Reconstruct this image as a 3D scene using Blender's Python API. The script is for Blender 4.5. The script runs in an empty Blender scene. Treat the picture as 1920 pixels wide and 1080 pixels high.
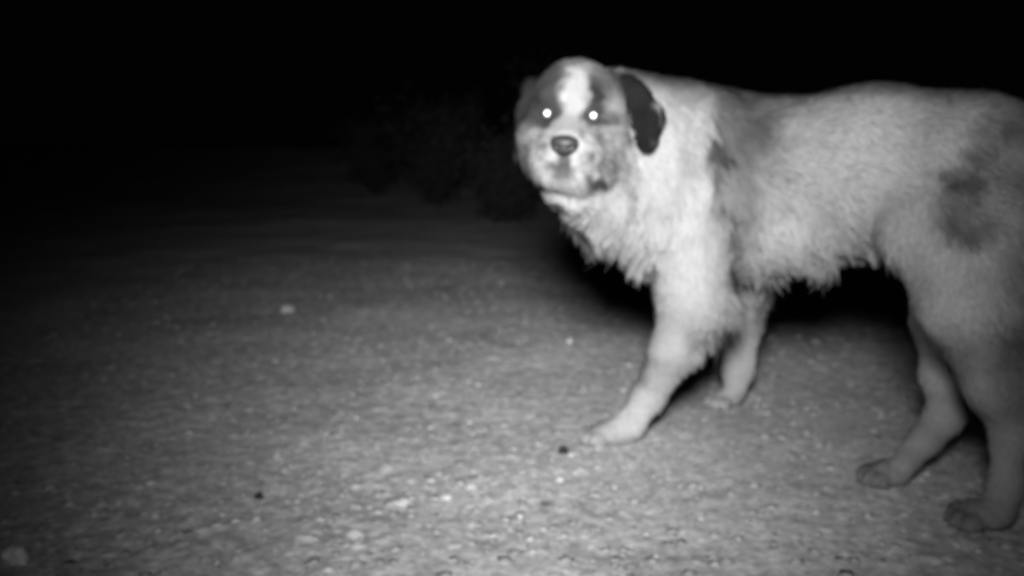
import bpy, math, random
import numpy as np
from mathutils import Vector, Matrix, kdtree, noise

rng = np.random.default_rng(7)
random.seed(7)
SC = bpy.context.scene
COL = SC.collection

# ------------------------------------------------------------------ camera
F_PX = 1700.0                      # focal length in pixels of a 1920 wide frame
CAM_H = 0.60
PITCH = math.atan((540 - 262) / F_PX)
cam_d = bpy.data.cameras.new('camera')
cam = bpy.data.objects.new('camera', cam_d)
COL.objects.link(cam)
cam.location = (0, 0, CAM_H)
cam.rotation_euler = (math.pi / 2 - PITCH, 0, 0)
cam_d.sensor_width = 36.0
cam_d.lens = 36.0 * F_PX / 1920.0
cam_d.clip_start = 0.02
cam_d.clip_end = 400
cam_d.dof.use_dof = True           # cheap fixed focus lens, everything a little soft
cam_d.dof.focus_distance = 0.60
LENS_F = 5.6
cam_d.dof.aperture_fstop = LENS_F
SC.camera = cam

# ------------------------------------------------------------------ night sky
world = bpy.data.worlds.new('World')
SC.world = world
world.use_nodes = True
wn = world.node_tree
wn.nodes['Background'].inputs[0].default_value = (0.5, 0.5, 0.5, 1)
wn.nodes['Background'].inputs[1].default_value = 0.0012

# ------------------------------------------------------------------ infrared lamp of the trail camera
LAMP = Vector((-0.03, -0.05, 0.92))
ld = bpy.data.lights.new('infrared_lamp', 'SPOT')
lamp = bpy.data.objects.new('infrared_lamp', ld)
COL.objects.link(lamp)
lamp.location = LAMP
ld.energy = 430
ld.color = (1, 1, 1)
ld.spot_size = math.radians(150)
ld.spot_blend = 0.4
ld.shadow_soft_size = 0.13
_aim = Vector((0.092, 2.4, 1.02))
lamp.rotation_euler = (_aim - LAMP).to_track_quat('-Z', 'Y').to_euler()

# beam profile of the diode array: a bell narrower sideways than up and down
ld.use_nodes = True
_t = ld.node_tree
_em = _t.nodes['Emission']
_tc = _t.nodes.new('ShaderNodeTexCoord')
_sp = _t.nodes.new('ShaderNodeSeparateXYZ')
_t.links.new(_tc.outputs['Normal'], _sp.inputs[0])


def _m(op, a, b=None):
    n = _t.nodes.new('ShaderNodeMath'); n.operation = op
    for k, v in enumerate((a, b)):
        if v is None: continue
        if isinstance(v, (int, float)): n.inputs[k].default_value = v
        else: _t.links.new(v, n.inputs[k])
    return n.outputs[0]


_z = _sp.outputs['Z']
_qx = _m('POWER', _m('ABSOLUTE', _m('DIVIDE', _m('DIVIDE', _sp.outputs['X'], _z), 0.356)), 2.0)
_qy = _m('POWER', _m('ABSOLUTE', _m('DIVIDE', _m('DIVIDE', _sp.outputs['Y'], _z), 0.70)), 2.0)
_t.links.new(_m('EXPONENT', _m('MULTIPLY', _m('ADD', _qx, _qy), -1.0)), _em.inputs['Strength'])

SC.view_settings.view_transform = 'Standard'
SC.view_settings.look = 'None'
SC.view_settings.exposure = 0
SC.view_settings.gamma = 1
SC.cycles.use_denoising = True
SC.cycles.filter_width = 2.2
SC.cycles.max_bounces = 5
SC.cycles.diffuse_bounces = 3

# ------------------------------------------------------------------ helpers
CP, SP = math.cos(PITCH), math.sin(PITCH)


def ray(px, py):
    x = (px - 960) / F_PX
    y = (540 - py) / F_PX
    return np.array([x, CP + y * SP, -SP + y * CP])


def P(px, py, Y):
    """world point seen towards (px,py) whose distance along +Y is Y"""
    d = ray(px, py)
    return np.array([0, 0, CAM_H]) + d * (Y / d[1])


def G(px, py, z=0.0):
    d = ray(px, py)
    return np.array([0, 0, CAM_H]) + d * ((z - CAM_H) / d[2])


def tag(o, label=None, cat=None, group=None, kind=None):
    if label: o['label'] = label
    if cat: o['category'] = cat
    if group: o['group'] = group
    if kind: o['kind'] = kind
    return o


def new_mesh(name, verts, faces, mat=None, parent=None, smooth=True, col=None, loops=None):
    me = bpy.data.meshes.new(name)
    verts = np.asarray(verts, dtype=np.float32)
    if loops is None:
        me.from_pydata(verts.tolist(), [], [list(map(int, f)) for f in faces])
    else:                                    # (loop vertex array, face size array)
        li, fs = loops
        me.vertices.add(len(verts))
        me.vertices.foreach_set('co', verts.ravel())
        me.loops.add(len(li))
        me.loops.foreach_set('vertex_index', np.asarray(li, dtype=np.int32))
        me.polygons.add(len(fs))
        st = np.concatenate([[0], np.cumsum(fs)[:-1]]).astype(np.int32)
        me.polygons.foreach_set('loop_start', st)
        me.update(calc_edges=True)
        me.validate()
    if smooth:
        me.polygons.foreach_set('use_smooth', np.ones(len(me.polygons), dtype=bool))
    if col is not None:
        a = me.color_attributes.new('shade', 'FLOAT_COLOR', 'POINT')
        c = np.ones((len(me.vertices), 4), dtype=np.float32)
        c[:, :3] = np.asarray(col, dtype=np.float32)[:, None]
        a.data.foreach_set('color', c.ravel())
    if mat: me.materials.append(mat)
    o = bpy.data.objects.new(name, me)
    COL.objects.link(o)
    if parent: o.parent = parent
    return o


def mat_plain(name, v, rough=0.8, spec=0.3, metal=0.0, noise_amt=0.0, scale=40, bump=0.0):
    m = bpy.data.materials.new(name); m.use_nodes = True
    nt = m.node_tree; b = nt.nodes['Principled BSDF']
    b.inputs['Roughness'].default_value = rough
    b.inputs['Specular IOR Level'].default_value = spec
    b.inputs['Metallic'].default_value = metal
    tc = nt.nodes.new('ShaderNodeTexCoord')
    n = nt.nodes.new('ShaderNodeTexNoise'); n.inputs['Scale'].default_value = scale
    n.inputs['Detail'].default_value = 4
    nt.links.new(tc.outputs['Object'], n.inputs['Vector'])
    r = nt.nodes.new('ShaderNodeMapRange')
    r.inputs['To Min'].default_value = v * (1 - noise_amt)
    r.inputs['To Max'].default_value = v * (1 + noise_amt)
    nt.links.new(n.outputs['Fac'], r.inputs['Value'])
    nt.links.new(r.outputs[0], b.inputs['Base Color'])
    if bump:
        bp = nt.nodes.new('ShaderNodeBump'); bp.inputs['Strength'].default_value = bump
        bp.inputs['Distance'].default_value = 0.002
        nt.links.new(n.outputs['Fac'], bp.inputs['Height'])
        nt.links.new(bp.outputs[0], b.inputs['Normal'])
    return m


def mat_attr(name, rough=0.9, spec=0.1, mult_noise=0.15, scale=120, translucent=0.0):
    m = bpy.data.materials.new(name); m.use_nodes = True
    nt = m.node_tree; b = nt.nodes['Principled BSDF']
    b.inputs['Roughness'].default_value = rough
    b.inputs['Specular IOR Level'].default_value = spec
    at = nt.nodes.new('ShaderNodeAttribute'); at.attribute_name = 'shade'
    tc = nt.nodes.new('ShaderNodeTexCoord')
    n = nt.nodes.new('ShaderNodeTexNoise'); n.inputs['Scale'].default_value = scale
    nt.links.new(tc.outputs['Object'], n.inputs['Vector'])
    r = nt.nodes.new('ShaderNodeMapRange')
    r.inputs['To Min'].default_value = 1 - mult_noise
    r.inputs['To Max'].default_value = 1 + mult_noise
    nt.links.new(n.outputs['Fac'], r.inputs['Value'])
    mx = nt.nodes.new('ShaderNodeVectorMath'); mx.operation = 'SCALE'
    nt.links.new(at.outputs['Color'], mx.inputs[0])
    nt.links.new(r.outputs[0], mx.inputs['Scale'])
    nt.links.new(mx.outputs[0], b.inputs['Base Color'])
    return m


# value noise on arrays of points (cheap, vectorised)
def vnoise(p, freq, seed=0):
    q = p * freq + seed * 17.31
    i = np.floor(q).astype(np.int64); f = q - i
    f = f * f * (3 - 2 * f)
    def h(ix, iy, iz):
        n = (ix * 374761393 + iy * 668265263 + iz * 2147483647 + seed * 974711) & 0xffffffff
        n = ((n ^ (n >> 13)) * 1274126177) & 0xffffffff
        return ((n ^ (n >> 16)) & 0xffff) / 65535.0
    r = 0
    for dx in (0, 1):
        wx = f[:, 0] if dx else 1 - f[:, 0]
        for dy in (0, 1):
            wy = f[:, 1] if dy else 1 - f[:, 1]
            for dz in (0, 1):
                wz = f[:, 2] if dz else 1 - f[:, 2]
                r = r + wx * wy * wz * h(i[:, 0] + dx, i[:, 1] + dy, i[:, 2] + dz)
    return r


def fbm(p, freq, seed=0, octs=4):
    r = 0; a = 0.5; t = 0
    for k in range(octs):
        r = r + a * vnoise(p, freq * 2 ** k, seed + k); t += a; a *= 0.5
    return r / t


# ------------------------------------------------------------------ ground, one sheet to the horizon
def ground_z(x, y):
    p = np.stack([x, y, np.zeros_like(x)], 1)
    z = (fbm(p, 2.2, 3, 2) - 0.5) * 0.024
    near = np.clip(1.6 - np.abs(y - 2.0) / 3.5, 0, 1)
    z += (fbm(p, 34, 11, 3) - 0.5) * 0.007 * near
    lump = np.clip(fbm(p, 62, 71, 2) - .55, 0, 1)
    z += lump * 0.008 * near
    z += (fbm(p, 1.1, 5, 2) - 0.5) * 0.05 * np.clip((y - 3) / 3, 0, 1)
    z += np.clip((y - 7.5 + 0.6 * x) / 6, 0, 1) ** 1.5 * 0.45           # low bank at the back
    # keep the trodden patch under the dog level
    d = np.sqrt((x - 0.5) ** 2 + (y - 1.75) ** 2)
    z *= 0.35 + 0.65 * np.clip((d - 0.15) / 0.5, 0, 1)
    return z


def axis(lo, hi, s0, s1, far0, far1):
    core = list(np.arange(lo, hi, s0))
    a = [core[0]]; st = s0
    while a[0] > far0:
        st *= s1; a.insert(0, a[0] - st)
    b = core[1:]; st = s0
    while b[-1] < far1:
        st *= s1; b.append(b[-1] + st)
    return np.array(a + b)


gx = axis(-0.95, 1.25, 0.0055, 1.035, -90, 90)
gy = axis(0.9, 2.8, 0.0055, 1.03, -20, 150)
GX, GY = np.meshgrid(gx, gy)
gxf, gyf = GX.ravel(), GY.ravel()
gv = np.stack([gxf, gyf, ground_z(gxf, gyf)], 1)
nx, ny = len(gx), len(gy)
ii = (np.arange(ny - 1)[:, None] * nx + np.arange(nx - 1)[None, :]).ravel()
gl = np.stack([ii, ii + 1, ii + nx + 1, ii + nx], 1).ravel()

gm = bpy.data.materials.new('dry_soil'); gm.use_nodes = True
nt = gm.node_tree; b = nt.nodes['Principled BSDF']
b.inputs['Roughness'].default_value = 0.95
b.inputs['Specular IOR Level'].default_value = 0.15
tc = nt.nodes.new('ShaderNodeTexCoord')


def nz(scale, detail, rough=0.6):
    n = nt.nodes.new('ShaderNodeTexNoise'); n.inputs['Scale'].default_value = scale
    n.inputs['Detail'].default_value = detail; n.inputs['Roughness'].default_value = rough
    nt.links.new(tc.outputs['Object'], n.inputs['Vector']); return n


def rmp(src, a, c, lo, hi):
    r = nt.nodes.new('ShaderNodeMapRange')
    r.inputs['From Min'].default_value = a; r.inputs['From Max'].default_value = c
    r.inputs['To Min'].default_value = lo; r.inputs['To Max'].default_value = hi
    nt.links.new(src, r.inputs['Value']); return r.outputs[0]


def mth(op, a, c):
    m = nt.nodes.new('ShaderNodeMath'); m.operation = op
    for k, v in ((0, a), (1, c)):
        if isinstance(v, (int, float)): m.inputs[k].default_value = v
        else: nt.links.new(v, m.inputs[k])
    return m.outputs[0]


big = rmp(nz(3.2, 5).outputs['Fac'], 0.3, 0.7, 0.76, 1.20)
mid = rmp(nz(30, 4).outputs['Fac'], 0.3, 0.7, 0.70, 1.34)
fine = rmp(nz(85, 2, 0.5).outputs['Fac'], 0.3, 0.7, 0.74, 1.26)
spk = rmp(nz(40, 1.5, 0.5).outputs['Fac'], 0.62, 0.74, 0.0, 0.55)
c0 = mth('MULTIPLY', mth('MULTIPLY', big, mid), fine)
c1 = mth('MULTIPLY', mth('ADD', c0, spk), 0.54)
nt.links.new(c1, b.inputs['Base Color'])
bp = nt.nodes.new('ShaderNodeBump'); bp.inputs['Strength'].default_value = 0.5
bp.inputs['Distance'].default_value = 0.004
nt.links.new(nz(75, 6, 0.7).outputs['Fac'], bp.inputs['Height'])
nt.links.new(bp.outputs[0], b.inputs['Normal'])
ground = new_mesh('ground', gv, None, gm, loops=(gl, np.full(len(gl) // 4, 4)))
tag(ground, kind='structure')


# ------------------------------------------------------------------ distance field tools for the dog
class Field:
    def __init__(s, lo, hi, h):
        s.lo = np.array(lo, float); s.h = h
        s.n = np.ceil((np.array(hi) - s.lo) / h).astype(int) + 1
        s.v = np.full(s.n, 1.0, dtype=np.float32)

    def sub(s, lo, hi):
        a = np.clip(np.floor((lo - s.lo) / s.h).astype(int), 0, s.n - 1)
        c = np.clip(np.ceil((hi - s.lo) / s.h).astype(int) + 1, 1, s.n)
        ax = [(s.lo[k] + np.arange(a[k], c[k]) * s.h).astype(np.float32) for k in range(3)]
        return (slice(a[0], c[0]), slice(a[1], c[1]), slice(a[2], c[2])), np.meshgrid(*ax, indexing='ij', sparse=True)

    def add(s, fn, lo, hi, k, cut=False):
        m = 0.035 + k
        sl, g = s.sub(np.asarray(lo) - m, np.asarray(hi) + m)
        d = fn(*g).astype(np.float32)
        v = s.v[sl]
        if cut:
            h = np.clip(0.5 - 0.5 * (d + v) / k, 0, 1)
            s.v[sl] = v * (1 - h) - d * h + k * h * (1 - h)
        else:
            h = np.clip(0.5 + 0.5 * (v - d) / k, 0, 1)
            s.v[sl] = v * (1 - h) + d * h - k * h * (1 - h)

    def cone(s, a, ra, b_, rb, k=0.02, cut=False):
        a = np.asarray(a, float); b_ = np.asarray(b_, float)
        ba = b_ - a; l2 = ba @ ba
        def fn(x, y, z):
            px, py, pz = x - a[0], y - a[1], z - a[2]
            t = np.clip((px * ba[0] + py * ba[1] + pz * ba[2]) / l2, 0, 1)
            return np.sqrt((px - ba[0] * t) ** 2 + (py - ba[1] * t) ** 2 + (pz - ba[2] * t) ** 2) - (ra + (rb - ra) * t)
        r = max(ra, rb)
        s.add(fn, np.minimum(a, b_) - r, np.maximum(a, b_) + r, k, cut)

    def chain(s, pts, k=0.02):
        for (a, ra), (c, rc) in zip(pts[:-1], pts[1:]): s.cone(a, ra, c, rc, k)

    def ell(s, c, r, R=None, k=0.02, cut=False):
        c = np.asarray(c, float); R = np.eye(3) if R is None else np.asarray(R, float)  # columns are the axes
        def fn(x, y, z):
            px, py, pz = x - c[0], y - c[1], z - c[2]
            k0 = 0; k1 = 0
            for i in range(3):
                q = px * R[0, i] + py * R[1, i] + pz * R[2, i]
                k0 = k0 + (q / r[i]) ** 2; k1 = k1 + (q / r[i] ** 2) ** 2
            k0 = np.sqrt(k0); k1 = np.sqrt(k1) + 1e-6
            return k0 * (k0 - 1) / k1
        m = max(r)
        s.add(fn, c - m, c + m, k, cut)

    def mesh(s):
        """naive surface nets"""
        v = s.v; ins = v < 0
        n = np.array(v.shape) - 1
        cnt = np.zeros(n, np.int32)
        for dx in (0, 1):
            for dy in (0, 1):
                for dz in (0, 1):
                    cnt += ins[dx:n[0] + dx, dy:n[1] + dy, dz:n[2] + dz]
        act = (cnt > 0) & (cnt < 8)
        idx = np.full(n, -1, np.int64)
        ci = np.argwhere(act); idx[act] = np.arange(len(ci))
        acc = np.zeros((len(ci), 3)); w = np.zeros(len(ci))
        corners = [np.array((x, y, z)) for x in (0, 1) for y in (0, 1) for z in (0, 1)]
        for p in corners:
            for ax in range(3):
                if p[ax]: continue
                q = p.copy(); q[ax] = 1
                a = ci + p; c = ci + q
                va = v[a[:, 0], a[:, 1], a[:, 2]]; vc = v[c[:, 0], c[:, 1], c[:, 2]]
                m = (va < 0) != (vc < 0)
                t = np.where(m, va / np.where(m, va - vc, 1), 0)
                acc[m] += (p + (q - p) * t[:, None])[m]; w[m] += 1
        verts = s.lo + (ci + acc / w[:, None]) * s.h
        quads = []
        for ax in range(3):
            u, t = [(1, 2), (2, 0), (0, 1)][ax]
            sl0 = [slice(None)] * 3; sl1 = [slice(None)] * 3
            sl0[ax] = slice(0, -1); sl1[ax] = slice(1, None)
            A = ins[tuple(sl0)]; B = ins[tuple(sl1)]
            e = np.argwhere(A != B)
            e = e[(e[:, u] > 0) & (e[:, t] > 0) & (e[:, u] < n[u]) & (e[:, t] < n[t])]
            eu = np.zeros(3, int); eu[u] = 1; et = np.zeros(3, int); et[t] = 1
            def I(o): 
                q = e + o; return idx[q[:, 0], q[:, 1], q[:, 2]]
            quad = np.stack([I(-eu - et), I(-et), I(0 * eu), I(-eu)], 1)
            flip = ~A[e[:, 0], e[:, 1], e[:, 2]]
            quad[flip] = quad[flip][:, ::-1]
            quads.append(quad)
        return verts, np.concatenate(quads)


# ------------------------------------------------------------------ the dog
F = Field((-0.16, 1.12, -0.03), (1.34, 2.22, 0.78), 0.0040)

# torso
F.cone(P(1395, 330, 1.83), 0.142, P(1640, 312, 1.64), 0.133, 0.05)
F.cone(P(1640, 312, 1.64), 0.133, P(1812, 322, 1.52), 0.118, 0.05)
F.cone(P(1812, 322, 1.52), 0.118, P(1955, 450, 1.42), 0.090, 0.05)
F.cone(P(1150, 205, 1.69), 0.062, P(1330, 262, 1.84), 0.088, 0.05)
F.cone(P(1360, 250, 1.88), 0.070, P(1450, 245, 1.79), 0.045, 0.05)      # withers
F.cone(P(1345, 400, 1.80), 0.110, P(1480, 400, 1.72), 0.100, 0.06)      # brisket
# chest and neck
F.ell(P(1290, 345, 1.79), (0.118, 0.13, 0.155), k=0.05)
F.cone(P(1105, 235, 1.66), 0.078, P(1285, 300, 1.80), 0.125, 0.05)
F.cone(P(1150, 320, 1.66), 0.070, P(1235, 385, 1.72), 0.090, 0.05)
F.cone(P(1073, 326, 1.552), 0.039, P(1130, 385, 1.65), 0.055, 0.05)
F.cone(P(1073, 326, 1.552), 0.039, P(1190, 300, 1.68), 0.080, 0.05)
# near fore leg
gp = G(1150, 832)
F.chain([(P(1330, 380, 1.71), 0.088), (P(1298, 540, 1.705), 0.060), (P(1260, 650, 1.71), 0.035)], 0.035)
F.chain([(P(1260, 650, 1.71), 0.034), (P(1219, 736, gp[1] + .020), 0.0285), (P(1182, 794, gp[1] + .004), 0.0235), (P(1160, 808, gp[1]), 0.021)], 0.02)
# far fore leg
gq = G(1358, 762)
F.chain([(P(1410, 450, 1.90), 0.075), (P(1392, 600, gq[1] + .015), 0.034), (P(1384, 690, gq[1] + .01), 0.026), (P(1378, 735, gq[1]), 0.022)], 0.02)
# near hind leg
gh = G(1868, 985)
F.chain([(P(1840, 420, 1.42), 0.095), (P(1812, 570, 1.36), 0.063), (P(1864, 712, gh[1] + .02), 0.040), (P(1897, 812, gh[1] + .03), 0.027)], 0.03)
F.chain([(P(1897, 812, gh[1] + .03), 0.026), (P(1888, 900, gh[1] + .022), 0.021), (P(1878, 948, gh[1]), 0.021)], 0.02)
F.cone(P(1735, 430, 1.47), 0.068, P(1805, 520, 1.42), 0.066, 0.05)
F.cone(P(1900, 560, 1.37), 0.052, P(1905, 700, gh[1] + .03), 0.026, 0.04)      # back of the thigh
# far hind leg
gr = G(1670, 905)
F.chain([(P(1850, 430, 1.59), 0.085), (P(1778, 600, 1.585), 0.052), (P(1772, 700, gr[1] + .05), 0.034), (P(1775, 770, gr[1] + .05), 0.028)], 0.03)
F.chain([(P(1773, 772, gr[1] + .05), 0.028), (P(1735, 825, gr[1] + .025), 0.023), (P(1700, 866, gr[1]), 0.020)], 0.02)
# sheath fold
F.cone(P(1625, 455, 1.60), 0.014, P(1640, 480, 1.59), 0.009, 0.03)
# tail, hanging behind the rump (outside the picture)
F.chain([(P(2000, 450, 1.42), 0.036), (P(2060, 470, 1.37), 0.034), (P(2085, 580, 1.35), 0.030), (P(2080, 690, 1.36), 0.016)], 0.03)

CLAWS = []


def paw(c, head, size=1.0, up=0.0):
    """c: middle of the sole on the ground, head: heading in XY"""
    f = np.array([head[0], head[1], 0.0]); f /= np.linalg.norm(f)
    r = np.array([f[1], -f[0], 0.0]); u = np.array([0, 0, 1.0])
    R = np.stack([f, r, u], 1)
    L = lambda a, b_, c_: c + (f * a + r * b_ + u * c_) * size
    F.ell(L(-.004, 0, .021), (0.036 * size, 0.029 * size, 0.021 * size), R, 0.012)
    for k, (fa, ra) in enumerate([(.026, -.025), (.036, -.0095), (.036, .0095), (.026, .025)]):
        F.ell(L(fa, ra, .0145), (0.016 * size, 0.0102 * size, 0.0145 * size), R, 0.0085)
        CLAWS.append((L(fa + .0150, ra, .0120), L(fa + .0225, ra, .0040), size))


paw(np.array([gp[0] - .008, gp[1], 0.0]), (-1.0, -0.18), 1.05)
paw(np.array([gq[0] + .004, gq[1], 0.0]), (-0.9, -0.55), 0.95)
paw(np.array([gh[0] - .020, gh[1], 0.0]), (-1.0, 0.05), 1.0)
paw(np.array([gr[0] - .004, gr[1], 0.0]), (-1.0, -0.15), 0.95)

# head frame
HO = P(1076, 207, 1.60)
toc = np.array([0, 0, CAM_H]) - HO; toc /= np.linalg.norm(toc)
yaw = math.radians(-4.5)
hf = np.array([toc[0] * math.cos(yaw) - toc[1] * math.sin(yaw), toc[0] * math.sin(yaw) + toc[1] * math.cos(yaw), toc[2] + 0.005])
hf /= np.linalg.norm(hf)
hr = np.cross([0, 0, 1.0], hf); hr /= np.linalg.norm(hr)      # towards picture right
hu = np.cross(hf, hr); hu *= np.sign(hu[2])
roll = math.radians(3)
hr, hu = hr * math.cos(roll) - hu * math.sin(roll), hu * math.cos(roll) + hr * math.sin(roll)
HR = np.stack([hr, hf, hu], 1)


def H(r, f, u): return HO + hr * r + hf * f + hu * u


def rotl(a, ax):                         # local axes turned about f (ax=1) / r / u
    c_, s_ = math.cos(a), math.sin(a)
    M = {0: [[1, 0, 0], [0, c_, -s_], [0, s_, c_]], 1: [[c_, 0, s_], [0, 1, 0], [-s_, 0, c_]], 2: [[c_, -s_, 0], [s_, c_, 0], [0, 0, 1]]}[ax]
    return HR @ np.array(M)


F.ell(H(0.003, -.012, .008), (.078, .085, .074), HR, 0.03)                 # skull
for sx in (-1, 1):
    F.ell(H(sx * .046, .028, -.050), (.040, .052, .052), HR, 0.03)       # cheeks
    F.ell(H(sx * .034, .060, .022), (.020, .016, .014), HR, 0.02)        # brow
F.cone(H(0, .050, -.040), .042, H(0, .118, -.054), .027, 0.025)         # muzzle bridge
for sx in (-1, 1):
    F.ell(H(sx * .027, .088, -.076), (.032, .042, .032), HR, 0.03)      # flews
F.ell(H(0, .080, -.106), (.040, .046, .020), HR, 0.012)                # chin
for sx in (-1, 1):
    F.ell(H(sx * .0385, .084, -.008), (.013, .014, .010), HR, 0.010, cut=True)   # eye sockets
F.cone(H(0, .150, -.084), .0018, H(0, .142, -.104), .0018, 0.004, cut=True)     # split of the upper lip
# ears: (centre, radii, turn about the forward axis)
EARS = [
    ((.103, -.006, .028), (.025, .013, .043), -40),
    ((.119, -.004, -.016), (.028, .011, .042), -4),
    ((.136, -.008, -.001), (.019, .010, .022), -20),
    ((.118, -.003, -.040), (.024, .010, .021), 0),
    ((-.083, -.006, -.018), (.013, .034, .064), 8),
    ((-.078, -.010, .030), (.016, .024, .024), 0),
]
for c_, r_, a_ in EARS:
    F.ell(H(*c_), r_, rotl(math.radians(a_), 1), 0.012)
F.ell(H(.078, -.026, .040), (.020, .014, .020), HR, 0.018)

DV, DQ = F.mesh()
F.v = None
DOG_ORIGIN = np.array([0.55, 1.70, 0.0])


def smooth_normals(V, Q):
    n = np.cross(V[Q[:, 2]] - V[Q[:, 0]], V[Q[:, 3]] - V[Q[:, 1]])
    N = np.zeros_like(V)
    for k in range(4): np.add.at(N, Q[:, k], n)
    return N / (np.linalg.norm(N, axis=1)[:, None] + 1e-12), np.linalg.norm(n, axis=1) * 0.5


DN, DA = smooth_normals(DV, DQ)


# coat pattern: colour patches, a few painting in shade, spheres of influence with ragged edges
def at(px, py, Y, r, v, s=0.5): return (P(px, py, Y), r, v, s)


CREAM, GREY, DARK, BLACK = 0.66, 0.28, 0.10, 0.028
PATCH = [
    # (centre, radius vector, albedo, edge softness)
    (P(1375, 290, 1.71), (.070, .12, .105), 0.22, 0.8),
    (P(1360, 400, 1.70), (.045, .12, .10), 0.30, 0.8),
    (P(1325, 300, 1.71), (.020, .10, .085), 0.20, 0.6),
    (P(1328, 240, 1.70), (.009, .10, .046), 0.04, 0.6),
    (P(1340, 285, 1.70), (.010, .10, .020), 0.05, 0.6),
    (P(1322, 335, 1.70), (.008, .10, .028), 0.07, 0.8),  # shade of the shoulder crease, painted as a row of thin dark patches
    (P(1335, 372, 1.70), (.008, .10, .028), 0.07, 0.8),
    (P(1350, 410, 1.70), (.008, .10, .028), 0.07, 0.8),
    (P(1362, 450, 1.70), (.008, .10, .028), 0.07, 0.8),
    (P(1370, 480, 1.70), (.008, .10, .028), 0.07, 0.8),

    (P(1390, 240, 1.72), (.055, .12, .050), 0.15, 0.8),
    (P(1420, 185, 1.78), (.085, .12, .022), 0.26, 0.7),
    (P(1345, 200, 1.75), (.030, .12, .040), 0.26, 0.8),
    (P(1700, 168, 1.60), (.16, .14, .016), 0.30, 0.7),
    (P(1720, 185, 1.60), (.05, .14, .022), 0.32, 0.7),
    (P(1856, 288, 1.37), (.032, .10, .018), 0.012, 0.7),
    (P(1815, 335, 1.37), (.032, .10, .024), 0.08, 0.7),
    (P(1900, 242, 1.38), (.050, .10, .028), 0.03, 0.7),
    (P(1808, 405, 1.35), (.034, .10, .034), 0.16, 0.7),
    (P(1830, 430, 1.33), (.022, .10, .018), 0.08, 0.8),
    (P(1910, 400, 1.35), (.060, .12, .17), 0.36, 0.9),
    (P(1890, 610, 1.35), (.040, .10, .10), 0.26, 0.8),
    (P(1180, 795, 1.68), (.085, .08, .060), 0.88, 0.8),
    (P(1640, 888, 1.50), (.030, .05, .022), 0.40, 0.9),  # shade on the far hind toes, put into the coat colour
    (P(1805, 968, 1.33), (.034, .05, .024), 0.38, 0.9),  # near hind toes, darkened in colour for shade as well
    (P(1645, 500, 1.55), (.012, .06, .030), 0.38, 0.7),
]


def in_head(pts):
    d = pts - HO
    return np.stack([d @ hr, d @ hf, d @ hu], 1)


def smoothmask(d, s):        # d: normalised distance, 1 at the border
    return np.clip((1 + s * 0.5 - d) / s, 0, 1)


HEADP = [
    # local head patches (r, f, u), radii, albedo, softness
    ((0, -.06, .075), (.100, .110, .050), 0.15, 0.4),          # crown
    ((-.056, .03, .020), (.044, .08, .070), 0.055, 0.4),         # dark mask left
    ((-.084, .00, -.03), (.030, .07, .080), 0.03, 0.5),
    ((.056, .03, .040), (.036, .08, .036), 0.12, 0.4),          # right of the blaze
    ((.060, .02, -.008), (.030, .06, .042), 0.38, 0.6),         # right cheek
    ((.058, .02, -.052), (.016, .06, .040), 0.20, 0.7),
    ((.066, .00, -.085), (.018, .06, .020), 0.24, 0.7),
    ((.034, .07, .016), (.016, .05, .030), 0.03, 0.5),         # dark brow right
    ((.039, .07, -.008), (.024, .05, .022), 0.06, 0.5),
    ((.062, .05, -.010), (.012, .05, .009), 0.12, 0.6),
    ((-.038, .07, -.004), (.028, .05, .032), 0.05, 0.5),
    ((.010, .07, .032), (.016, .09, .027), 0.40, 0.6),          # blaze
    ((.004, .09, .012), (.012, .09, .036), 0.40, 0.6),
    ((0.0, .12, -.030), (.024, .05, .020), 0.38, 0.6),          # bridge of the nose
    ((-.060, .03, -.070), (.030, .07, .040), 0.21, 0.8),
    ((-.058, .04, -.066), (.008, .06, .014), 0.06, 0.6),
    ((.050, .05, -.072), (.009, .06, .018), 0.09, 0.6),
    ((0.0, .14, -.090), (.012, .05, .030), 0.13, 0.7),          # under the nose
    ((0.0, .10, -.114), (.055, .07, .012), 0.34, 0.8),          # chin and lips
    ((.048, .08, -.104), (.022, .06, .009), 0.08, 0.6),
    ((-.044, .08, -.112), (.018, .06, .009), 0.10, 0.6),
]


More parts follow.
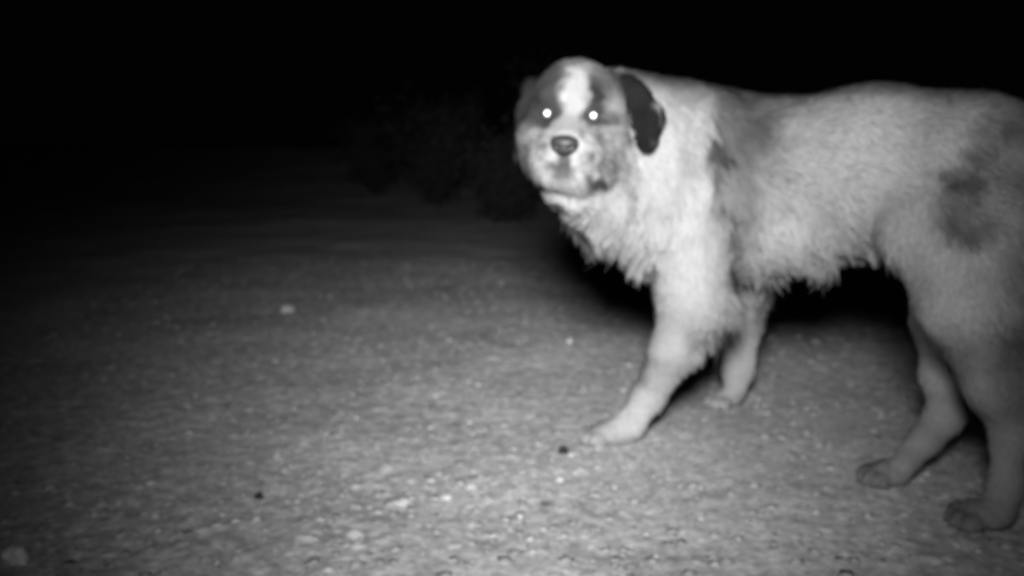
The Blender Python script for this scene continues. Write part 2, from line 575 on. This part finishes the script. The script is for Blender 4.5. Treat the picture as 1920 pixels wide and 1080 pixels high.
def coat(pts):
    wob = pts + (np.stack([vnoise(pts, 28, s) for s in (1, 2, 3)], 1) - .5) * .030 + \
        (np.stack([vnoise(pts, 90, s) for s in (4, 5, 6)], 1) - .5) * .022
    c = np.full(len(pts), CREAM)
    c *= 0.90 + 0.2 * fbm(pts, 12, 21, 3)
    back = np.clip(((wob - P(1560, 300, 1.6)) @ np.array([.74, -.62, 0])) / .26, 0, 1)      # tone gets darker over the hindquarters
    c *= 1 - .03 * np.clip(((wob - P(1340, 300, 1.7)) @ np.array([.74, -.62, 0])) / .06, 0, 1)   # neck and chest are whitest
    c *= 1 - .14 * back * back * (3 - 2 * back)
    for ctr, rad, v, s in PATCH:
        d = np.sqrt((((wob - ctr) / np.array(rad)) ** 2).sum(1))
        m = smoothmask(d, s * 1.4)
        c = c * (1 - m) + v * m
    h = in_head(pts)
    hw = h + (np.stack([vnoise(pts, 70, s) for s in (7, 8, 9)], 1) - .5) * .012
    face = np.clip((h[:, 1] - .0) / .03, 0, 1) * (np.abs(h[:, 0]) < .1) * np.clip((h[:, 2] + .125) / .02, 0, 1)
    c *= 1 - .10 * np.exp(-((pts - P(1075, 345, 1.52)) ** 2).sum(1) / .003)
    c = c * (1 - face) + face * (.37 + .44 * (vnoise(pts, 75, 51) - .5) + .22 * (vnoise(pts, 150, 52) - .5))
    onhead = (h[:, 1] > -.075) & (np.abs(h[:, 0]) < .1) & (h[:, 2] > -.14)
    for ctr, rad, v, s in HEADP:
        d = np.sqrt((((hw - np.array(ctr)) / np.array(rad)) ** 2).sum(1))
        m = smoothmask(d, s) * onhead
        c = c * (1 - m) + v * m
    # ears
    for k, (c_, r_, a_) in enumerate(EARS):
        a = math.radians(a_); M = np.array([[math.cos(a), 0, math.sin(a)], [0, 1, 0], [-math.sin(a), 0, math.cos(a)]])
        q = (hw * .4 + h * .6 - np.array(c_)) @ M
        d = np.sqrt(((q / (np.array(r_) + np.array([.005, .006, .005]))) ** 2).sum(1))
        m = smoothmask(d, .25)
        c = c * (1 - m) + ((.008 if k < 4 else .022) + .010 * vnoise(pts, 60, 12)) * m
    return np.clip(c * 0.60, 0.006, 0.8)


dog_m = mat_attr('dog_skin_and_undercoat', 0.95, 0.05, 0.1)
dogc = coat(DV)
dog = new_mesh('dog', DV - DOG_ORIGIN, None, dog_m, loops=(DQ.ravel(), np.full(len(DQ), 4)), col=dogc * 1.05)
dog.location = DOG_ORIGIN
tag(dog, 'large shaggy pale dog with dark ears and mask, walking left and looking into the camera', 'dog')

# ---- fur flow guides: (position, direction, length, lift)
B = np.array([0.74, -0.62, 0.0])          # towards the rump
Dn = np.array([0, 0, -1.0])
GD = []


def gd(px, py, Y, d, L, lift=0.25): GD.append((P(px, py, Y), np.array(d, float) / np.linalg.norm(d), L, lift))


def mixd(b_, d_): return B * b_ + Dn * d_


gd(1200, 140, 1.70, mixd(1, .25), .034); gd(1310, 170, 1.80, mixd(1, .3), .036, .3); gd(1410, 190, 1.82, mixd(1, .1), .034, .25)
gd(1500, 180, 1.75, mixd(1, .0), .026, .2); gd(1650, 165, 1.64, mixd(1, .0), .022, .12); gd(1850, 180, 1.48, mixd(1, .2), .022, .12)
gd(1500, 300, 1.60, mixd(1, .5), .028, .2); gd(1650, 300, 1.50, mixd(1, .4), .026, .2); gd(1850, 320, 1.37, mixd(.7, .8), .024, .2)
gd(1500, 420, 1.62, mixd(.6, 1), .036, .25); gd(1620, 420, 1.54, mixd(.5, 1), .032, .25)
gd(1480, 500, 1.70, mixd(.35, 1), .042, .3); gd(1580, 485, 1.64, mixd(.3, 1), .042, .3); gd(1440, 530, 1.76, mixd(.2, 1), .046, .3)
gd(1640, 480, 1.57, mixd(.1, 1), .016, .2)
gd(1250, 250, 1.66, mixd(.5, .7), .040, .25); gd(1240, 350, 1.64, mixd(.15, 1), .045, .25); gd(1330, 300, 1.68, mixd(.35, 1), .034, .2)
gd(1150, 360, 1.60, mixd(-.1, 1), .044, .25); gd(1060, 370, 1.60, (-.35, -.1, -1), .034, .25); gd(1080, 430, 1.64, (-.2, -.1, -1), .046, .3)
gd(1150, 450, 1.66, (-.15, -.1, -1), .054, .3); gd(1210, 480, 1.68, (-.1, -.1, -1), .048, .3)
gd(1300, 420, 1.64, mixd(.1, 1), .034, .2); gd(1300, 500, 1.66, mixd(.1, 1), .028, .2)
gd(1240, 560, 1.70, (0, -.1, -1), .020, .2); gd(1240, 650, 1.68, (-.1, 0, -1), .017, .18); gd(1200, 770, 1.68, (-.5, 0, -1), .013, .2)
gd(1150, 815, 1.68, (-1, 0, -.2), .012, .3)
gd(1345, 575, 1.735, (.6, .1, -1), .055, .6); gd(1330, 620, 1.735, (.6, .1, -1), .055, .6); gd(1312, 660, 1.73, (.6, .1, -1), .048, .55); gd(1290, 695, 1.72, (.5, .1, -1), .036, .5); gd(1262, 735, 1.71, (.4, .1, -1), .022, .35); gd(1225, 600, 1.67, (0, 0, -1), .016, .15); gd(1212, 680, 1.66, (-.2, 0, -1), .014, .15); gd(1255, 640, 1.665, (-.1, 0, -1), .016, .15); gd(1205, 720, 1.665, (-.3, 0, -1), .015, .18); gd(1235, 760, 1.70, (-.1, 0, -1), .014, .2)
gd(1250, 745, 1.71, (.1, 0, -1), .014, .2)
gd(1390, 600, 1.95, (.1, 0, -1), .020, .25); gd(1418, 600, 2.0, (.4, 0, -1), .030, .4); gd(1410, 660, 2.01, (.5, 0, -1), .028, .4); gd(1390, 700, 2.0, (.1, 0, -1), .018, .3); gd(1370, 750, 1.98, (-1, 0, -.4), .010, .25)
gd(1720, 560, 1.34, mixd(.1, 1), .018, .15); gd(1800, 500, 1.30, mixd(.2, 1), .022, .15); gd(1800, 650, 1.32, mixd(.4, 1), .016, .12); gd(1910, 560, 1.33, mixd(.6, 1), .035, .3)
gd(1880, 780, 1.36, (.2, 0, -1), .014, .2); gd(1880, 900, 1.38, (0, 0, -1), .012, .2); gd(1860, 970, 1.40, (-1, 0, -.2), .009, .25)
gd(1770, 680, 1.60, (0, 0, -1), .014, .12); gd(1770, 780, 1.60, (-.2, 0, -1), .014, .2); gd(1700, 860, 1.58, (-1, 0, -.8), .011, .2)
gd(2060, 500, 1.34, (.2, -.1, -1), .060, .4); gd(2000, 380, 1.38, mixd(1, .6), .035, .3)


def gh_(r, f, u, d, L, lift=.15):
    dd = hr * d[0] + hf * d[1] + hu * d[2]
    GD.append((H(r, f, u), dd / np.linalg.norm(dd), L, lift))


gh_(0, .14, -.045, (0, -1, .2), .004, .1); gh_(0, .08, .0, (0, -1, .6), .005, .1); gh_(0, .05, .06, (0, -1, .5), .012, .25); gh_(0, -.03, .085, (0, -1, 0), .020, .3)
for s_ in (-1, 1):
    gh_(s_ * .03, .14, -.08, (s_ * .7, -1, -.6), .008, .25); gh_(s_ * .06, .06, -.05, (s_ * .6, -1, -.5), .016, .35)
    gh_(s_ * .035, .08, .0, (s_ * .8, -.6, .3), .004, .1); gh_(s_ * .075, .0, .01, (s_ * .3, -1, -.4), .018, .3)
    gh_(s_ * .08, -.0, -.07, (s_ * .4, -.8, -1), .032, .35); gh_(s_ * .03, .10, -.115, (s_ * .3, -.6, -1), .020, .4); gh_(s_ * .055, .05, -.10, (s_ * .3, -.6, -1), .026, .4)
gh_(.09, -.02, .05, (.8, 0, -.6), .009, .1); gh_(.115, -.01, .0, (.5, 0, -1), .010, .08); gh_(.135, -.01, -.06, (0, 0, -1), .014, .12); gh_(.15, -.02, .0, (.3, 0, -1), .012, .1)
gh_(-.085, 0, .03, (-.2, 0, -1), .010, .12); gh_(-.09, .01, -.04, (-.1, .1, -1), .016, .2); gh_(-.09, .0, -.085, (-.4, 0, -1), .024, .25)
gh_(0, .09, -.125, (0, -.6, -1), .022, .4)

GPos = np.array([g[0] for g in GD]); GDir = np.array([g[1] for g in GD])
GLen = np.array([g[2] for g in GD]); GLift = np.array([g[3] for g in GD])


def flow(p):
    D = np.zeros((len(p), 3)); L = np.zeros(len(p)); A = np.zeros(len(p)); W = np.zeros(len(p))
    for k in range(len(GD)):
        w = 1.0 / (((p - GPos[k]) ** 2).sum(1) + 1e-4) ** 2.2
        D += GDir[k] * w[:, None]; L += GLen[k] * w; A += GLift[k] * w; W += w
    return D / W[:, None], L / W, A / W


# ---- sample roots
NF = 460000
hd = in_head(DV[DQ].mean(1))
wt = DA.copy()
ctr = DV[DQ].mean(1)
isH = (hd[:, 1] > -.10) & (np.abs(hd[:, 0]) < .18) & (np.abs(hd[:, 2]) < .14)
wt[isH] *= 4.5
wt *= 1 + .7 * np.clip((.40 - ctr[:, 2]) / .2, 0, 1) + 1.2 * np.clip((.18 - ctr[:, 2]) / .1, 0, 1)
facing = (DN[DQ[:, 0]] * (np.array([0, 0, CAM_H]) - ctr)).sum(1)
wt[facing < -0.25] *= 0.35
wt[ctr[:, 2] < .012] = 0
pick = rng.choice(len(DQ), NF, p=wt / wt.sum())
u1, u2 = rng.random(NF)[:, None], rng.random(NF)[:, None]
Q = DQ[pick]
bl = lambda X: (X[Q[:, 0]] * (1 - u1) * (1 - u2) + X[Q[:, 1]] * u1 * (1 - u2) + X[Q[:, 2]] * u1 * u2 + X[Q[:, 3]] * (1 - u1) * u2)
R0 = bl(DV); RN = bl(DN); RN /= np.linalg.norm(RN, axis=1)[:, None]
FD, FL, FA = flow(R0)
# feathering down the backs of the fore legs
for (a_, b_, L_) in ((P(1318, 560, 1.71), P(1238, 735, 1.70), .044), (P(1412, 560, 1.95), P(1392, 690, 1.95), .018)):
    t_ = np.clip((a_[2] - R0[:, 2]) / (a_[2] - b_[2]), -1, 2)
    ax_ = a_ + (b_ - a_) * np.clip(t_, 0, 1)[:, None]
    back_ = (RN @ np.array([.95, .3, 0])) > .45
    m_ = back_ & (t_ > -.15) & (t_ < 1.02) & (np.linalg.norm(R0[:, :2] - ax_[:, :2], axis=1) < .13) & (R0[:, 2] < .40)
    env_ = np.clip(1.15 - t_[m_], .2, 1)
    FD[m_] = np.array([.50, .05, -.95]); FL[m_] = L_ * env_ * 1.1; FA[m_] = 1.0
# stay off the eyes and nose
hh = in_head(R0)
keep = np.ones(NF, bool)
for sx in (-1, 1):
    keep &= (((hh - np.array([sx * .0385, .080, -.008])) ** 2).sum(1) > .0115 ** 2)
keep &= ((((hh - np.array([0, .150, -.056])) / np.array([.021, .03, .017])) ** 2).sum(1) > 1)
FD += (np.stack([vnoise(R0, 22, s) for s in (31, 32, 33)], 1) - .5) * 0.75
FD -= RN * (FD * RN).sum(1)[:, None]
FD /= np.linalg.norm(FD, axis=1)[:, None] + 1e-9
FL = FL * (0.45 + 0.65 * rng.random(NF) + .3 * (rng.random(NF) > .93)) * (0.60 + 0.8 * vnoise(R0, 35, 40))
# tufts
seeds = rng.choice(NF, 14000, replace=False)
kd = kdtree.KDTree(len(seeds))
for i, s_ in enumerate(seeds): kd.insert(R0[s_], i)
kd.balance()
near = np.array([kd.find(p)[1] for p in R0])
sp = seeds[near]
lift = np.clip(FA + rng.normal(0, .10, NF), .02, 1.1)
drp = np.clip((FL - .015) * 9, 0, .45)
tip = R0 + FL[:, None] * (FD * np.cos(lift)[:, None] + RN * np.sin(lift)[:, None])
tip[:, 2] -= FL * drp
ctip = tip[sp]
cl = np.clip((FL - .010) / .03, 0, 1) * 0.58 * (0.6 + .3 * rng.random(NF))
cl[np.linalg.norm(R0 - R0[sp], axis=1) > .028] = 0
cl[np.abs(FL - FL[sp]) > .03] *= 0.5
vec = tip * (1 - cl[:, None]) + ctip * cl[:, None] - R0
side = np.cross(vec, RN + rng.normal(0, .18, (NF, 3)))
side /= np.linalg.norm(side, axis=1)[:, None] + 1e-9
wid = (.0010 + .0004 * np.clip((FL - .006) / .016, 0, 1)) * (0.7 + 0.6 * rng.random(NF))
ts = [0, .38, .74, 1.0]; wsx = [1.0, .85, .55, .12]
bow = FL * np.sin(lift) * 0.35
rows = []
for t, w_ in zip(ts, wsx):
    c_ = R0 - RN * .0012 * (1 - t) + vec * t + RN * (bow * 4 * t * (1 - t) * .5)[:, None] + rng.normal(0, 1, (NF, 3)) * (FL * .035 * t)[:, None]
    rows.append(c_ - side * (wid * w_)[:, None]); rows.append(c_ + side * (wid * w_)[:, None])
HV = np.stack(rows, 1)
keep &= HV[:, -1, 2] > 0.001
HV = HV[keep]; nk = len(HV)
base = (np.arange(nk) * 8)[:, None]
quad = np.concatenate([base + np.array([2 * k, 2 * k + 1, 2 * k + 3, 2 * k + 2]) for k in range(3)], 1).reshape(nk * 3, 4)
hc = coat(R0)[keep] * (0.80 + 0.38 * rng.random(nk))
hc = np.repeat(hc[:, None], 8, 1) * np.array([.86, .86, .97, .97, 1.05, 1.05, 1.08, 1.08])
hn = RN[keep]
vn = vec[keep]; vn /= np.linalg.norm(vn, axis=1)[:, None] + 1e-9
hn = hn - vn * (hn * vn).sum(1)[:, None] * .55 + rng.normal(0, .07, hn.shape)
hn /= np.linalg.norm(hn, axis=1)[:, None]
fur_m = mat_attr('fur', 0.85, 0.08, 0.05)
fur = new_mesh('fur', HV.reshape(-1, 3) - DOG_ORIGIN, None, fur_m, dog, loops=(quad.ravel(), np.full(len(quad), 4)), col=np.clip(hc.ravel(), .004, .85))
fur.data.normals_split_custom_set_from_vertices(np.repeat(hn[:, None], 8, 1).reshape(-1, 3).tolist())

# ---- eyes, nose, claws


def blob(name, c, rad, R, mat, parent, seg=24, rings=16, warp=None):
    vs, fs = [], []
    for i in range(rings + 1):
        th = math.pi * i / rings
        for j in range(seg):
            ph = 2 * math.pi * j / seg
            p = np.array([math.sin(th) * math.cos(ph), math.sin(th) * math.sin(ph), math.cos(th)])
            if warp: p = warp(p)
            vs.append(np.asarray(c) + R @ (p * np.array(rad)))
    for i in range(rings):
        for j in range(seg):
            a = i * seg + j; b_ = i * seg + (j + 1) % seg
            fs.append((a, a + seg, b_ + seg, b_))
    c = np.asarray(c)
    me = bpy.data.meshes.new(name); me.from_pydata([tuple(v - c) for v in vs], [], fs); me.validate()
    me.polygons.foreach_set('use_smooth', np.ones(len(me.polygons), dtype=bool))
    me.materials.append(mat)
    o = bpy.data.objects.new(name, me); COL.objects.link(o); o.location = c
    if parent:
        o.parent = parent
        o.location = Vector(c) - parent.location
    return o


eye_m = mat_plain('dark_eye', 0.05, 0.12, 0.5)
shine_m = mat_plain('tapetum', 0.60, 0.33, 0.5, metal=1.0)
nose_m = mat_plain('wet_nose_leather', 0.030, 0.45, 0.5, noise_amt=.3, scale=300, bump=.4)
claw_m = mat_plain('claw_horn', 0.16, 0.4, 0.4)
for sx in (-1, 1):
    ec = H(sx * .0385, .0705, -.008)
    e = blob('eye', ec, (.0115,) * 3, HR, eye_m, dog)
    d = np.array(LAMP) * .5 + np.array([0, 0, CAM_H]) * .5 - ec; d /= np.linalg.norm(d)
    zx = np.cross([0, 0, 1.0], d); zx /= np.linalg.norm(zx); zu = np.cross(d, zx)
    Rp = np.stack([zx, zu, d], 1)
    pc = ec + d * .0066
    p_ = blob('pupil', pc, (.0112, .0112, .0070), Rp, shine_m, None)
    p_.parent = e
    p_.location = Vector(pc - ec)


def nose_warp(p):
    q = p.copy()
    q[0] *= 1 + .22 * p[2]
    for s_ in (-1, 1):
        dd = (p[0] - s_ * .48) ** 2 + (p[2] + .18) ** 2
        if p[1] > 0: q[1] -= .38 * math.exp(-dd / .045)
    if p[1] > 0: q[1] -= .12 * math.exp(-(p[0] ** 2) / .006) * (p[2] < 0.2)
    return q


blob('nose', H(0, .147, -.055), (.0225, .016, .0165), HR, nose_m, dog, 32, 24, nose_warp)
for a, c_, s_ in CLAWS:
    dv = c_ - a; L = np.linalg.norm(dv); dv /= L
    x_ = np.cross(dv, [0, 0, 1.0]); x_ /= np.linalg.norm(x_); y_ = np.cross(dv, x_)
    blob('claw', (a + c_) / 2, (.0026, .0034, L * .62), np.stack([x_, y_, dv], 1), claw_m, dog, 8, 6,
         lambda p: np.array([p[0] * (1 - .45 * p[2]), p[1] * (1 - .45 * p[2]) - .25 * p[2] ** 2, p[2]]))

# ------------------------------------------------------------------ loose grit and litter on the ground (uncountable)
grit_m = mat_attr('pale_grit', 0.9, 0.15, 0.25, 300)


def grit(name, n, xr, yr, s0, s1, pw, c0_, c1_, flat):
    x = rng.uniform(*xr, n); y = yr[0] + (yr[1] - yr[0]) * rng.random(n) ** 1.4
    s = s0 + (s1 - s0) * rng.random(n) ** pw
    z = ground_z(x, y)
    if pw == 2.2:
        x = rng.normal(-.13, .33, n); y = 1.38 + np.abs(rng.normal(0, .45, n)) - .15; z = ground_z(x, y)
    oc = np.array([[1, 0, 0], [.3, .95, 0], [-.8, .6, 0], [-.8, -.6, 0], [.3, -.95, 0], [.2, .1, 1], [0, 0, -.6]], float)
    fc = np.array([[0, 1, 5], [1, 2, 5], [2, 3, 5], [3, 4, 5], [4, 0, 5], [1, 0, 6], [2, 1, 6], [3, 2, 6], [4, 3, 6], [0, 4, 6]])
    V = oc[None] * (1 + rng.normal(0, .22, (n, 7, 3)))
    V *= s[:, None, None] * np.stack([np.ones(n), rng.uniform(.5, 1, n), rng.uniform(flat * .6, flat * 1.3, n)], 1)[:, None]
    a = rng.uniform(0, 6.28, n); ca, sa = np.cos(a)[:, None], np.sin(a)[:, None]
    X = V[..., 0] * ca - V[..., 1] * sa; Y = V[..., 0] * sa + V[..., 1] * ca
    Z = V[..., 2] + X * rng.normal(0, .07, n)[:, None]
    W = np.stack([X + x[:, None], Y + y[:, None], Z + (z + s * flat * .12)[:, None]], 2)
    fcs = (np.arange(n)[:, None, None] * 7 + fc[None]).reshape(-1, 3)
    cc = c0_ + (c1_ - c0_) * rng.random(n) ** 3
    o = new_mesh(name, W.reshape(-1, 3), None, grit_m, smooth=False, loops=(fcs.ravel(), np.full(len(fcs), 3)), col=np.repeat(cc, 7))
    return tag(o, kind='stuff')


tag(grit('gravel', 9000, (-1.6, 1.9), (1.0, 4.6), .0022, .0150, 4.2, .38, .72, .36), 'fine pale gravel strewn over the soil', kind='stuff')
tag(grit('leaf_litter', 1300, (-1.4, 1.5), (1.0, 4.4), .004, .017, 2.6, .35, .72, .12), 'pale dry leaf scraps and chips lying on the soil', kind='stuff')

tag(grit('pale_chips', 750, (-1, 1), (1, 2), .0035, .0125, 2.2, .45, .85, .16), 'pale chips and dry scraps thickly strewn on the near soil', kind='stuff')

# ------------------------------------------------------------------ single stones one can point at


def stone(px, py, w, h, v, label, cat='stone', name='stone', dx=0.0, group=None):
    c = G(px, py); c[2] = float(ground_z(np.array([c[0]]), np.array([c[1]]))[0]) + h * .25
    sd = px * 7 % 97
    def wp(p):
        q = Vector(p); n1 = noise.noise(q * 1.5 + Vector((sd, 0, 0))); n2 = noise.noise(q * 4 + Vector((0, sd, 0)))
        q2 = p * (1 + .50 * n1 + .30 * n2)
        return np.round(q2 * 2.4) / 2.4 * .45 + q2 * .55
    m = mat_plain('stone_surface', v * (1.25 if px < 100 else 1), .85, .25, noise_amt=.3, scale=160, bump=.5)
    o = blob(name, c, (w / 2, w * .38, h * .75), np.eye(3), m, None, 20, 14, wp)
    return tag(o, label, cat, group)


stone(538, 582, .040, .022, .62, 'pale rounded stone alone on the dim ground at left of centre')
stone(1057, 853, .020, .014, .035, 'small dark round pebble on the bright soil below the dog\'s raised toes', 'pebble', 'pebble')
stone(486, 930, .014, .010, .035, 'tiny dark pebble at lower left on the grey soil', 'pebble', 'pebble')
stone(1068, 645, .016, .010, .75, 'small white pebble on the soil left of the near front leg', 'pebble', 'pebble')
stone(30, 1050, .036, .022, .75, 'whitish rounded stone in the bottom left corner', 'stone')
stone(755, 942, .032, .006, .75, 'flat white stone chip, wide and pale, low in the middle of the bright soil', 'stone chip', 'stone_chip')
stone(838, 930, .018, .006, .75, 'small bright stone chip just right of the wide white chip', 'stone chip', 'stone_chip')
stone(882, 914, .022, .006, .66, 'pale stone chip farther right and slightly behind the other white chips', 'stone chip', 'stone_chip')
stone(575, 1004, .040, .006, .60, 'long thin pale chip near the bottom edge of the picture', 'stone chip', 'stone_chip')
stone(665, 998, .028, .008, .60, 'lumpy pale stone at the bottom edge, right of the long thin chip', 'stone')
stone(975, 968, .010, .006, .70, 'tiny bright pebble at bottom centre', 'pebble', 'pebble')

# ------------------------------------------------------------------ bushes in the dark
leaf_m = mat_attr('dark_leaves', 0.7, 0.3, 0.2)
bark_m = mat_plain('bark', 0.035, 0.9, 0.1, noise_amt=.3, scale=30, bump=.5)


def tube_mesh(paths):
    V, Fc = [], []
    for pts, r0, r1 in paths:
        n = len(pts); st = len(V)
        for i, p in enumerate(pts):
            d = (pts[min(i + 1, n - 1)] - pts[max(i - 1, 0)]).normalized()
            a = d.orthogonal().normalized(); b_ = d.cross(a)
            r = r0 + (r1 - r0) * i / (n - 1)
            for k in range(6):
                t = k * math.pi / 3
                V.append(p + a * math.cos(t) * r + b_ * math.sin(t) * r)
        for i in range(n - 1):
            for k in range(6):
                q = st + i * 6 + k; q2 = st + i * 6 + (k + 1) % 6
                Fc.append((q, q2, q2 + 6, q + 6))
    return [tuple(v) for v in V], Fc


def bush(x, y, h, w, nl, label):
    z0 = float(ground_z(np.array([x]), np.array([y]))[0])
    root = bpy.data.objects.new('bush', None); COL.objects.link(root); root.location = (x, y, z0)
    tag(root, label, 'bush', 'bushes at the dark back of the clearing')
    paths, tips = [], []
    for k in range(16):
        a = random.uniform(0, 6.28); rr = w * random.uniform(.15, 1)
        pts = [Vector((0, 0, -.02))]
        for i in range(1, 7):
            t = i / 6
            pts.append(Vector((math.cos(a) * rr * t ** 1.3 + random.uniform(-.04, .04), math.sin(a) * rr * .8 * t ** 1.3 + random.uniform(-.04, .04), h * t * random.uniform(.8, 1.0))))
        paths.append((pts, .008, .002)); tips.append(pts)
    V, Fc = tube_mesh(paths)
    new_mesh('stem', V, Fc, bark_m, root)
    LV, LF, LC = [], [], []
    for k in range(nl):
        pts = random.choice(tips); t = random.uniform(1.2, 5.99); i = int(t)
        p = pts[i].lerp(pts[i + 1], t - i) + Vector([random.gauss(0, .075) for _ in range(3)])
        if p.z < .02: continue
        d = Vector([random.gauss(0, 1) for _ in range(3)]).normalized(); s_ = random.uniform(.015, .034)
        q = d.orthogonal().normalized() * s_ * .45
        n0 = len(LV)
        LV += [p, p + d * s_ + q, p + d * s_ * 2, p + d * s_ - q]
        LF.append((n0, n0 + 1, n0 + 2, n0 + 3)); LC += [random.uniform(.025, .055)] * 4
    new_mesh('foliage', [tuple(v) for v in LV], LF, leaf_m, root, smooth=False, col=np.array(LC))
    return root


bush(-0.05, 6.6, .62, .42, 2600, 'low leafy bush just left of the dog\'s chin, nearest of the bushes')
bush(-0.65, 8.1, .95, .55, 2600, 'taller loose bush left of the nearest one, barely lit')
bush(-1.40, 9.4, .75, .60, 2000, 'dim bush farthest left at the edge of the dark')
bush(0.35, 8.3, 1.25, .55, 2600, 'tall bush standing right behind the dog\'s head')
bush(1.90, 8.8, .90, .60, 1800, 'bush at far right behind the dog\'s back')
print('dog verts', len(DV), 'fur', nk)
